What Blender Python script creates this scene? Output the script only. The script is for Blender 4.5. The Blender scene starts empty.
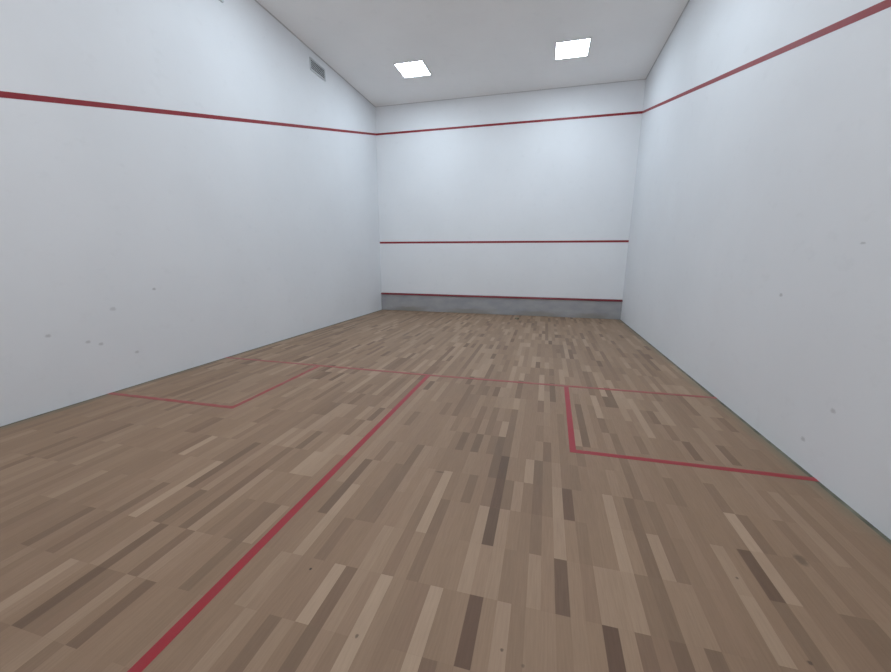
import bpy, bmesh, math, random
from mathutils import Matrix, Vector
random.seed(11)
C = bpy.context.scene.collection
D = 9.75          # court length; y below is measured from the front wall towards the viewer
W = 6.40
H = 5.293
BACK = 10.35
MARKS_L = [(7.486, .718), (7.184, .594), (7.074, .548), (6.737, .378), (6.424, 1.08, .014, .4), (6.9, .9, .02, .25)]
MARKS_R = [(7.047, .497), (6.845, .197), (6.966, 1.56, .014, .35, .007), (6.256, 1.179, .014, .4)]
W_DK, W_MID, W_LT = (80, 59, 44), (147, 120, 96), (188, 162, 137)
LISTED = .8
FLOOR_SPOTS = [((3.527, 8.578), (.006, .006, .9)), ((3.897, 8.814), (.006, .008, .6)), ((4.456, 8.722), (.006, .006, .6)),
 ((5.565, 8.478), (.008, .008, .6)), ((5.485, 8.114), (.006, .006, .6)), ((5.846, 7.908), (.024, .035, .42)), ((4.537, 8.759), (.006, .006, .4)), ((3.902, 7.625), (.03, .008, .4))]
R_WALL, R_WALL_W = (134, 12, 26), (144, 44, 56)
R_TIN, R_TIN_W = (108, 16, 28), (120, 34, 44)
R_FLOOR, R_FLOOR_W = (150, 26, 38), (142, 54, 56)
R_FLOOR2, R_FLOOR2_W = (150, 52, 54), (140, 90, 78)
ZF, ZB, ZS = 4.613, 2.155, 1.878
SYL, SYM, SYR = 5.535, 5.55, 5.487
CX0, CX1 = 3.165, 3.196
BL0, BL1, BLY0, BLY1, LYO = 1.585, 1.605, 7.09, 7.065, 0
BR0, BR1, BRY0, BRY1, RYO = 4.845, 4.82, 7.052, 7.079, .0
LAMPCOL = (.76, .89, 1, 1); LAMP = 34; LAMPM = 34; LAMP2 = 2
WORLD = 2.15
LAMPS = [(1.63, 1.64, 'square ceiling light on the left nearest the front wall'), (4.77, 1.64, 'square ceiling light on the right nearest the front wall'),
 (1.63, 4.9, 'assumed unseen square ceiling light on the left over the middle of the court'), (4.77, 4.9, 'assumed unseen square ceiling light on the right over the middle of the court')]  # middle pair is out of view, assumed to bring the court up to brightness
VENTS = [(2.35, 2.85, 4.93, 5.14, 'small grey louvred vent high on the left wall near the front corner'), (4.86, 5.36, 4.88, 5.09, 'louvred vent on the left wall cut off by the top of the picture')]
EXPO = .06
CAMR = [[0.968061, -0.250661, 0.005135], [0.058641, 0.206462, -0.976696], [-0.24376, -0.945802, -0.214567]]
CAMP = (4.5327, 9.8618, 1.4545); FPX = 370.043; CXO = 2.783; CYO = 3.865
CELLS = """15 26 -40;17 24 -50;17 25 -40;19 24 30;27 26 40;31 24 -40;32 24 70;33 27 -50;35 18 40;35 19 40;38 25 70;38 26 70;39 24 -60;39 25 -60;39 28 60;41 17 60;41 18 60;41 19 60;41 23 50;41 24 30;41 25 30;41 26 -50;41 27 30;42 21 -40;42 27 -60;42 28 -75;43 21 40;43 22 50;43 23 50;44 24 -40;44 25 -50;44 26 -50;45 23 -50;45 27 -40;46 27 30;46 29 -25;47 28 -60;48 18 -40;48 19 -40;48 21 40;48 24 60;49 22 -40;49 23 50;49 24 50;50 19 40;50 21 -60;50 26 -40;50 27 -40;51 26 35;55 24 -65;55 25 -65;55 27 30;56 23 -30;56 25 60;56 26 50;57 18 30;57 19 30;58 26 -35;58 28 -40;59 24 -35;59 25 -35;59 28 25;60 20 -40;60 27 80;61 27 -50;61 28 -50;62 18 -50;62 19 -50;62 20 -50;62 27 30;62 28 20;63 26 20;64 27 80;64 28 80;65 22 -60;65 24 60;65 25 60;66 20 -40;66 21 -40;66 25 -40;66 26 -35;67 22 -60;68 20 -35;68 21 -35;68 24 -40;68 27 80;68 28 80;69 28 -50;70 21 50;70 22 -60;70 23 -60;70 24 -30;70 25 50;70 26 50;71 19 50;71 20 -40;71 21 -40;71 23 -90;71 24 -90;71 25 -90;71 27 -95;72 24 -35;72 25 30;72 26 30;73 24 30;73 27 45;74 23 50;75 16 60;75 17 60;75 18 60;75 23 -50;75 24 -50;75 26 30;76 22 -50;76 23 -20;76 24 -20;77 17 -60;77 18 -60;77 24 40;77 25 40;77 26 -80;78 20 -25;78 21 -25;78 22 -25;78 23 -25;78 24 -85;79 23 -30;79 25 -25;80 26 30;80 27 -100;81 19 -60;81 20 -60;81 21 -60;81 26 25;81 27 20;82 24 50;82 25 50;82 26 35;82 27 -50;84 20 -40;84 24 -45;84 25 -45;84 26 -40;84 27 -60;85 25 40;86 17 60;86 24 -30;86 25 -30;86 27 -50;88 21 -30;90 18 60;90 19 60;90 20 60;90 25 35;90 26 50;92 19 -50;92 25 -85;92 26 -40;93 23 -30;93 24 85;93 25 60;94 18 50;94 19 50;94 21 -60;94 24 -40;96 26 -40;97 20 25;97 21 25;97 24 -25;97 26 -40;98 21 -50;99 23 30;99 24 30;100 23 -15;100 24 -15;102 19 -40"""
def P(x, y, z): return Vector((x, D - y, z))

# ---------------------------------------------------------------- materials
def lin(c):
    return tuple(((v/255)/12.92 if v/255 <= .04045 else ((v/255+.055)/1.055)**2.4) for v in c) + (1,)
class NT:
    def __init__(s, name):
        s.m = bpy.data.materials.new(name); s.m.use_nodes = True
        s.t = s.m.node_tree; s.b = s.t.nodes['Principled BSDF']
    def n(s, kind, **kw):
        o = s.t.nodes.new(kind)
        for k, v in kw.items():
            if k.startswith('i_'): o.inputs[k[2:].replace('_', ' ')].default_value = v
            else: setattr(o, k, v)
        return o
    def l(s, a, b): s.t.links.new(a, b)
    def mix(s, fac, a, b, mode='MIX'):
        o = s.n('ShaderNodeMix', data_type='RGBA', blend_type=mode)
        for k, v in ((0, fac), (6, a), (7, b)):
            if hasattr(v, 'is_output') or isinstance(v, bpy.types.NodeSocket): s.l(v, o.inputs[k])
            else: o.inputs[k].default_value = v
        return o.outputs[2]
    def ramp(s, src, *stops):
        o = s.n('ShaderNodeValToRGB'); s.l(src, o.inputs[0]); e = o.color_ramp.elements
        while len(e) < len(stops): e.new(.5)
        for k, (p, c) in enumerate(stops): e[k].position = p; e[k].color = c
        return o.outputs[0]
    def pos(s, scale=(1, 1, 1), loc=(0, 0, 0)):
        g = s.n('ShaderNodeNewGeometry'); m = s.n('ShaderNodeMapping'); m.inputs['Scale'].default_value = scale
        m.inputs['Location'].default_value = loc
        s.l(g.outputs['Position'], m.inputs['Vector']); return m.outputs[0]
    def noise(s, vec, scale, detail=3, rough=.5):
        o = s.n('ShaderNodeTexNoise'); s.l(vec, o.inputs['Vector'])
        o.inputs['Scale'].default_value = scale; o.inputs['Detail'].default_value = detail
        o.inputs['Roughness'].default_value = rough; return o.outputs['Fac']
    def spot(s, p, rx, ry, rz, soft=.5):
        """soft-edged irregular mark with its own place on the surface: 1 inside, 0 outside"""
        v = s.pos((1/rx, 1/ry, 1/rz), (-p[0]/rx, -p[1]/ry, -p[2]/rz))
        nz = s.n('ShaderNodeTexNoise', i_Scale=1.6, i_Detail=3.0); s.l(v, nz.inputs['Vector'])
        ad = s.n('ShaderNodeVectorMath', operation='MULTIPLY_ADD'); s.l(nz.outputs['Color'], ad.inputs[0])
        ad.inputs[1].default_value = (1.1, 1.1, 1.1); s.l(v, ad.inputs[2])
        sb = s.n('ShaderNodeVectorMath', operation='SUBTRACT'); s.l(ad.outputs[0], sb.inputs[0]); sb.inputs[1].default_value = (.55, .55, .55)
        ln = s.n('ShaderNodeVectorMath', operation='LENGTH'); s.l(sb.outputs[0], ln.inputs[0])
        mr = s.n('ShaderNodeMapRange', interpolation_type='SMOOTHSTEP'); s.l(ln.outputs['Value'], mr.inputs[0])
        mr.inputs[1].default_value = 1 - soft; mr.inputs[2].default_value = 1 + soft
        mr.inputs[3].default_value = 1; mr.inputs[4].default_value = 0
        return mr.outputs[0]
    def scale(s, v, k):
        o = s.n('ShaderNodeMath', operation='MULTIPLY'); s.l(v, o.inputs[0]); o.inputs[1].default_value = k; return o.outputs[0]
    def bump(s, h, strength, dist=.002):
        o = s.n('ShaderNodeBump'); s.l(h, o.inputs['Height']); o.inputs['Strength'].default_value = strength
        o.inputs['Distance'].default_value = dist; s.l(o.outputs[0], s.b.inputs['Normal'])
    def done(s, col=None, rough=.5, spec=.5):
        if col is not None:
            if isinstance(col, tuple): s.b.inputs['Base Color'].default_value = col
            else: s.l(col, s.b.inputs['Base Color'])
        s.b.inputs['Roughness'].default_value = rough; s.b.inputs['Specular IOR Level'].default_value = spec
        return s.m

def plaster(name, base, marks=(), rough=.55, worn=.45):
    t = NT(name)
    g = t.noise(t.pos(), .9, 4, .55)
    dark = tuple(v*(1-.07*worn) for v in base[:3]) + (1,)
    c = t.ramp(g, (.35, dark), (.65, base))
    # rubbed ball smudges, scattered over the plaster
    sm = t.noise(t.pos((1, 1, 1.4), (3, 7, 1)), 5.5, 5, .6)
    smr = t.ramp(sm, (.60, (0, 0, 0, 1)), (.72, (1, 1, 1, 1)))
    c = t.mix(t.scale(smr, .10*worn), c, lin((140, 138, 138)))
    for p, rx, ry, rz, k in marks:
        c = t.mix(t.scale(t.spot(p, rx, ry, rz), k), c, lin((120, 117, 116)))
    f = t.noise(t.pos(), 60, 4)
    t.bump(f, .12, .002)
    return t.done(c, rough, .35)

def fm(y, z, r=.015, k=.32, rz=None, x=0): return ((x, D - y, z), r*1.4, r*1.4, rz or r, k)
WALL = lin((227, 229, 232))
m_wall_left = plaster('white_plaster_left', WALL, [fm(*a) for a in MARKS_L])
m_wall_right = plaster('white_plaster_right', WALL, [fm(*a, x=W) for a in MARKS_R])
m_wall = plaster('white_plaster', WALL)
m_ceil = plaster('ceiling_paint', lin((248, 247, 246)), rough=.8, worn=.4)

def wood():
    t = NT('strip_parquet')
    a = t.n('ShaderNodeAttribute', attribute_name='tone'); tone = a.outputs['Fac']
    h = t.n('ShaderNodeAttribute', attribute_name='hue').outputs['Fac']
    c = t.ramp(tone, (0, lin(W_DK)), (.5, lin(W_MID)), (1, lin(W_LT)))
    c = t.mix(t.scale(h, .30), c, t.ramp(tone, (0, lin((110, 70, 52))), (1, lin((176, 150, 126)))))
    grain = t.noise(t.pos((38, 2.2, 1)), 3.0, 6, .62)
    c = t.mix(.16, c, t.ramp(grain, (.3, (.25, .22, .2, 1)), (.62, (1, 1, 1, 1))), 'MULTIPLY')
    wear = t.noise(t.pos((1, .5, 1)), 1.1, 5, .6)
    c = t.mix(.22, c, t.ramp(wear, (.35, (.62, .60, .58, 1)), (.65, (1, 1, 1, 1))), 'MULTIPLY')
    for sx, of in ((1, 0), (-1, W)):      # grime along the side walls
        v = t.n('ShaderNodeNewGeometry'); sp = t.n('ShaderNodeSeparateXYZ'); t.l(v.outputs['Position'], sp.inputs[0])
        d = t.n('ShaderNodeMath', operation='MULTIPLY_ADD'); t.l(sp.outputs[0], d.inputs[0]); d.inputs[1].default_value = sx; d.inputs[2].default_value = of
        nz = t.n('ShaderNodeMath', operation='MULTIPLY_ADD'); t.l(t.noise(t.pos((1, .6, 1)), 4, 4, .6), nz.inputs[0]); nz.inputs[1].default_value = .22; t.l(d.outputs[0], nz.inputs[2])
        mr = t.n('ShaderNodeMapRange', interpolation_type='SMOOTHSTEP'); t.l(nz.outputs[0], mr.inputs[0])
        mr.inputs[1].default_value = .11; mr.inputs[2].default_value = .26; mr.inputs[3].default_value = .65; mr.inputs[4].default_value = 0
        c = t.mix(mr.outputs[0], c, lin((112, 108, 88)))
    for p, r in FLOOR_SPOTS:
        c = t.mix(t.scale(t.spot((p[0], D - p[1], 0), r[0], r[1], .05, .45), r[2]), c, lin((40, 30, 24)))
    t.bump(t.noise(t.pos((60, 3, 1)), 4, 4), .10, .001)
    rr = t.n('ShaderNodeMapRange'); t.l(wear, rr.inputs[0]); rr.inputs[3].default_value = .48; rr.inputs[4].default_value = .62
    m = t.done(c, .45, .4); t.l(rr.outputs[0], t.b.inputs['Roughness']); return m

def paint(name, col, worn, rough=.35, amount=.5):
    t = NT(name)
    n = t.noise(t.pos((1, 1, 1), (2, 2, 2)), 9, 5, .65)
    c = t.mix(t.scale(t.ramp(n, (.42, (0, 0, 0, 1)), (.66, (1, 1, 1, 1))), amount), lin(col), lin(worn))
    return t.done(c, rough, .5)

# ---------------------------------------------------------------- object helpers
def link(name, bm, mat, parent=None, smooth=False):
    me = bpy.data.meshes.new(name); bmesh.ops.recalc_face_normals(bm, faces=bm.faces); bm.to_mesh(me); bm.free()
    o = bpy.data.objects.new(name, me); me.materials.append(mat); C.objects.link(o)
    if parent: o.parent = parent; o.matrix_parent_inverse = parent.matrix_world.inverted()
    return o
def tag(o, label=None, cat=None, group=None, kind=None):
    for k, v in (('label', label), ('category', cat), ('group', group), ('kind', kind)):
        if v: o[k] = v
    return o
def empty(name, loc):
    o = bpy.data.objects.new(name, None); o.location = loc; o.empty_display_size = .1; C.objects.link(o)
    o.matrix_world = Matrix.Translation(loc)
    return o
def box(bm, a, b, bevel=0, seg=2):
    """axis-aligned box between photo-frame corners a and b"""
    A, B = P(*a), P(*b)
    lo = [min(A[i], B[i]) for i in range(3)]; hi = [max(A[i], B[i]) for i in range(3)]
    t = bmesh.new(); bmesh.ops.create_cube(t, size=1)
    for v in t.verts: v.co = Vector(((lo[i]+hi[i])/2 + v.co[i]*(hi[i]-lo[i]) for i in range(3)))
    if bevel: bmesh.ops.bevel(t, geom=t.edges[:], offset=bevel, segments=seg, affect='EDGES')
    me = bpy.data.meshes.new('t'); t.to_mesh(me); t.free(); bm.from_mesh(me); bpy.data.meshes.remove(me); return bm
def prism(bm, poly, off):
    """poly: list of world points, extruded by the vector off"""
    a = [bm.verts.new(p) for p in poly]; b = [bm.verts.new(p + off) for p in poly]; n = len(poly)
    bm.faces.new(a); bm.faces.new(b[::-1])
    for i in range(n): bm.faces.new((a[i], b[i], b[(i+1) % n], a[(i+1) % n]))
    return bm
def struct(name, bm, mat): return tag(link(name, bm, mat), kind='structure')

# ---------------------------------------------------------------- the court shell
T = .15
struct('wall_front', box(bmesh.new(), (-T, -T, -.1), (W+T, 0, H+.2)), m_wall)
struct('wall_left', box(bmesh.new(), (-T, 0, -.1), (0, BACK, H+.2)), m_wall_left)
struct('wall_right', box(bmesh.new(), (W, 0, -.1), (W+T, BACK, H+.2)), m_wall_right)
struct('wall_back', box(bmesh.new(), (-T, BACK, -.1), (W+T, BACK+T, 2.3)), m_wall)  # unseen; kept low so soft world light enters above and lifts the ceiling
struct('ceiling', box(bmesh.new(), (0, 0, H), (W, BACK, H+.12)), m_ceil)

# sports parquet: 105 columns of short strips whose butt joints run straight across the court
SW, SL, PX, PY = .0608, .306, .0056, .2556
cells = {}
for s in CELLS.split(';'):
    c, r, k = map(int, s.split()); cells[c, r] = k/100
prev = {}
def tone_of(c, r):
    if (c, r) in cells: return cells[c, r]*LISTED
    y = PY + (r+.5)*SL
    u = random.random()
    if c in prev and abs(prev[c]) < .5 and random.random() < .4: t = prev[c]*.9      # a longer strip
    elif y < 6.2: t = random.uniform(-.55, -.3) if u < .10 else random.uniform(.25, .5) if u < .24 else random.gauss(0, .14)
    else: t = random.uniform(-.38, -.2) if u < .04 else random.uniform(.2, .35) if u < .08 else random.gauss(0, .09)
    prev[c] = t
    return t
bm = bmesh.new(); tl = bm.faces.layers.float.new('tone'); hl = bm.faces.layers.float.new('hue')
G = .028; GAP = .0003
nc = int(W/SW)+2; nr = int(BACK/SL)+2
for c in range(0, nc):
    x0 = max(G, PX+(c-.5)*SW); x1 = min(W-G, PX+(c+.5)*SW)
    if x1-x0 < .002: continue
    for r in range(-1, nr):
        y0 = max(.0, PY+r*SL); y1 = min(BACK, PY+(r+1)*SL)
        if y1-y0 < .002: continue
        t = tone_of(c, r); dz = random.uniform(-.00012, .00012)
        top = [bm.verts.new(P(x, y, dz)) for x, y in ((x0+GAP/2, y0+GAP/2), (x0+GAP/2, y1-GAP/2), (x1-GAP/2, y1-GAP/2), (x1-GAP/2, y0+GAP/2))]
        f = bm.faces.new(top); f[tl] = min(1, max(0, .5+t*.5)); f[hl] = random.random()**1.5
slab = bmesh.new(); box(slab, (0, 0, -.1), (W, BACK, -.0015)); me = bpy.data.meshes.new('t'); slab.to_mesh(me); slab.free()
bm.from_mesh(me); bpy.data.meshes.remove(me)
for f in bm.faces:
    f.normal_update()
    if len(f.verts) == 4 and min(v.co.z for v in f.verts) < -.001: f[tl] = .42
me = bpy.data.meshes.new('floor'); bm.to_mesh(me); bm.free()
fl = bpy.data.objects.new('floor', me); me.materials.append(wood()); C.objects.link(fl); tag(fl, kind='structure')
for p in me.polygons:
    if abs(p.normal.z) > .9 and p.normal.z < 0 and p.center.z > -.001: p.flip()

m_seal = NT('olive_grey_joint'); m_seal = m_seal.done(m_seal.ramp(m_seal.noise(m_seal.pos(), 7, 4), (.3, lin((84, 84, 74))), (.7, lin((122, 122, 108)))), .8, .3)
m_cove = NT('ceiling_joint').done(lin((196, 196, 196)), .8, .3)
n_ = 1
for a, b in (((0, 0, 0), (G, BACK, .0001)), ((W-G, 0, 0), (W, BACK, .0001))):
    struct('trim_%d' % n_, box(bmesh.new(), (a[0], a[1], -.0014), b), m_seal); n_ += 1
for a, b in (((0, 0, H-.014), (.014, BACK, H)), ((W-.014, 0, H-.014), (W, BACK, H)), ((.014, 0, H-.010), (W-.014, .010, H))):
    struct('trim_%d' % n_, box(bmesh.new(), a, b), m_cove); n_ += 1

# ---------------------------------------------------------------- the tin
tin = empty('tin', P(W/2, 0, 0)); tag(tin, 'low grey board along the foot of the front wall with red top edge', 'tin')
m_tin = NT('grey_tin_paint')
tc = m_tin.ramp(m_tin.noise(m_tin.pos((1, 1, 2)), 2.5, 5), (.3, lin((146, 147, 151))), (.7, lin((164, 163, 164))))
for yy, rr in ((.9, .5), (2.6, .7), (4.4, .6), (5.7, .4)):
    tc = m_tin.mix(m_tin.scale(m_tin.spot((yy, D-.03, .02), rr, .3, .12, .5), .5), tc, lin((130, 122, 108)))
m_tin = m_tin.done(tc, .5, .4)
RED = paint('red_line_paint_wall', R_WALL, R_WALL_W, .5, .4)
REDT = paint('red_tin_edge_paint', R_TIN, R_TIN_W, .45, .4)
REDF = paint('red_line_paint_floor', R_FLOOR, R_FLOOR_W, .4, .30)
REDO = paint('worn_red_line_paint_floor', R_FLOOR2, R_FLOOR2_W, .45, .65)
link('board', box(bmesh.new(), (0.004, .001, 0.001), (W-.004, .028, .444), .002, 1), m_tin, tin)
b = bmesh.new()
prism(b, [P(.002, .001, .492), P(.002, .012, .492), P(.002, .045, .459), P(.002, .045, .444), P(.002, .001, .444)], Vector((W-.004, 0, 0)))
tag(link('top_strip', b, REDT, tin), 'red painted top strip')

# ---------------------------------------------------------------- court lines
e = .0012
def wall_line(a0, a1, lo0, lo1, wd, wall):
    """painted band on a wall: along a (x on the front wall, y on the side walls)"""
    b = bmesh.new()
    if wall == 'front': prism(b, [P(a0, .0004, lo0), P(a1, .0004, lo1), P(a1, .0004, lo1+wd), P(a0, .0004, lo0+wd)], Vector((0, -e, 0)))
    else:
        x = .0004 if wall == 'left' else W-.0004
        prism(b, [P(x, a0, lo0), P(x, a1, lo1), P(x, a1, lo1+wd), P(x, a0, lo0+wd)], Vector((e if wall == 'left' else -e, 0, 0)))
    return b
g = 'red out lines around the top of the court walls'
tag(link('out_line', wall_line(0, W, ZF, ZF, .05, 'front'), RED), 'red out line running level high across the front wall under the ceiling', 'court line', g)
tag(link('out_line', wall_line(0, D, ZF, ZB+.03, .05, 'left'), RED), 'sloping red out line painted on the left side wall', 'court line', g)
tag(link('out_line', wall_line(0, D, ZF, ZB, .05, 'right'), RED), 'sloping red out line painted on the right side wall', 'court line', g)
tag(link('service_line', wall_line(0, W, ZS-.025, ZS-.025, .05, 'front'), RED), 'red service line across the middle of the front wall', 'court line')

def floor_poly(b, pts): return prism(b, [P(x, y, .0002) for x, y in pts], Vector((0, 0, .0008)))
h_ = .025
SH = [(0, SYL), (3.2, SYM), (W, SYR)]
b = bmesh.new(); floor_poly(b, [(0, SYL-h_), (3.2, SYM-h_), (W, SYR-h_), (W, SYR+h_), (3.2, SYM+h_), (0, SYL+h_)])
tag(link('short_line', b, REDO), 'worn red short line across the wooden floor from wall to wall', 'court line')
b = bmesh.new(); floor_poly(b, [(CX0-h_, SYM+h_), (CX0+h_, SYM+h_), (CX1+h_, BACK), (CX1-h_, BACK)])
tag(link('half_court_line', b, REDF), 'long red half-court line running from the short line to the front of the picture', 'court line')
g = 'red service boxes against the side walls'
def lpoly(x0, xi_s, xi_n, ys, yn0, yn1, s):   # L-shaped line: down the inner side then out to the wall
    return [(xi_s+s*h_, ys), (xi_n+s*h_, yn1+h_), (x0, yn0+h_), (x0, yn0-h_), (xi_n-s*h_, yn1-h_), (xi_s-s*h_, ys)]
b = bmesh.new(); floor_poly(b, lpoly(0, BL0, BL1, SYM+h_+LYO, BLY0, BLY1, 1))
tag(link('service_box_line', b, REDO), 'faded red service box line beside the left wall', 'court line', g)
b = bmesh.new(); floor_poly(b, lpoly(W, BR0, BR1, SYR+.03+h_+RYO, BRY0, BRY1, -1))
tag(link('service_box_line', b, REDF), 'bright red service box line beside the right wall', 'court line', g)

# ---------------------------------------------------------------- ceiling lights
m_frame = NT('white_lamp_frame').done(lin((226, 228, 230)), .4, .5)
def lamp_mat(name, s):
    m = NT(name); m.b.inputs['Emission Color'].default_value = LAMPCOL; m.b.inputs['Emission Strength'].default_value = s
    return m.done(lin((240, 240, 240)), .5, .3)
LM = lamp_mat('lit_diffuser', LAMP); LMM = lamp_mat('lit_diffuser_middle', LAMPM); LM2 = lamp_mat('lit_diffuser_rear', LAMP2)
def lamp(x, y, label, m=None, s=.30):
    t = empty('ceiling_light', P(x, y, H))
    tag(t, label, 'ceiling light', 'square ceiling lights')
    b = bmesh.new(); q = s-.014
    z0, z1 = H-.022, H
    for a, c in (((x-s, y-s, z0), (x+s, y-q, z1)), ((x-s, y+q, z0), (x+s, y+s, z1)), ((x-s, y-q, z0), (x-q, y+q, z1)), ((x+q, y-q, z0), (x+s, y+q, z1))):
        box(b, a, c)
    link('frame', b, m_frame, t)
    link('diffuser', box(bmesh.new(), (x-q, y-q, H-.019), (x+q, y+q, H-.004)), m or LM, t)
for a in LAMPS: lamp(*a[:3], m=LM if a[1] < 3 else LMM if a[1] < 6 else LM2)

# ---------------------------------------------------------------- wall vents
m_vf = NT('pale_grey_metal').done(lin((200, 203, 206)), .45, .5)
m_vs = NT('grey_louvre_metal').done(lin((225, 228, 230)), .5, .5)
m_vd = NT('dark_duct').done(lin((104, 106, 108)), .8, .2)
def vent(y0, y1, z0, z1, label):
    t = empty('wall_vent', P(0, (y0+y1)/2, z0)); tag(t, label, 'vent', 'louvred vents high on the left wall')
    f = .014; d = .022; b = bmesh.new()
    box(b, (0, y0, z0), (d+.004, y1, z0+f+.012)); box(b, (0, y0, z1-f), (d, y1, z1))
    box(b, (0, y0, z0+f), (d, y0+f, z1-f)); box(b, (0, y1-f, z0+f), (d, y1, z1-f))
    link('frame', b, m_vf, t)
    link('duct_back', box(bmesh.new(), (0, y0+f, z0+f), (.003, y1-f, z1-f)), m_vd, t)
    b = bmesh.new(); n = 6; hh = (z1-z0-2*f)/n
    for k in range(n):
        z = z0+f+k*hh
        prism(b, [P(.005, y0+f, z+hh*.95), P(.007, y0+f, z+hh*.95), P(.020, y0+f, z+hh*.25), P(.018, y0+f, z+hh*.25)], P(0, y1-f, 0)-P(0, y0+f, 0))
    link('louvres', b, m_vs, t)
for a in VENTS: vent(*a)

# small chip of debris by the tin
b = bmesh.new()
prism(b, [P(3.865, .60, .001), P(3.93, .58, .001), P(3.965, .66, .001), P(3.915, .73, .001), P(3.860, .69, .001)], Vector((.004, .003, .03)))
bmesh.ops.bevel(b, geom=b.edges[:], offset=.004, segments=2, affect='EDGES')
tag(link('wood_chip', b, NT('chip').done(lin((132, 126, 110)), .7, .3)), 'small dark chip lying on the floor near the middle of the tin', 'debris')

# ---------------------------------------------------------------- camera, world, view
def vec(r): return Vector((r[0], -r[1], r[2]))
rx = CAMR[0]; dn = CAMR[1]; fw = CAMR[2]
X, Y, Z = vec(rx), -vec(dn), -vec(fw)
m = Matrix((X, Y, Z)).transposed().to_4x4(); m.translation = P(*CAMP)
cam = bpy.data.cameras.new('camera'); co = bpy.data.objects.new('camera', cam); C.objects.link(co); co.matrix_world = m
cam.sensor_width = 36; cam.lens = 36*FPX/891; cam.clip_start = .01
cam.shift_x = -CXO/891; cam.shift_y = CYO/891
bpy.context.scene.camera = co
w = bpy.data.worlds.new('world'); bpy.context.scene.world = w; w.use_nodes = True
w.node_tree.nodes['Background'].inputs[0].default_value = (.95, .97, 1, 1); w.node_tree.nodes['Background'].inputs[1].default_value = WORLD
vs = bpy.context.scene.view_settings
vs.view_transform = 'Standard'; vs.look = 'None'; vs.gamma = 1; vs.exposure = EXPO
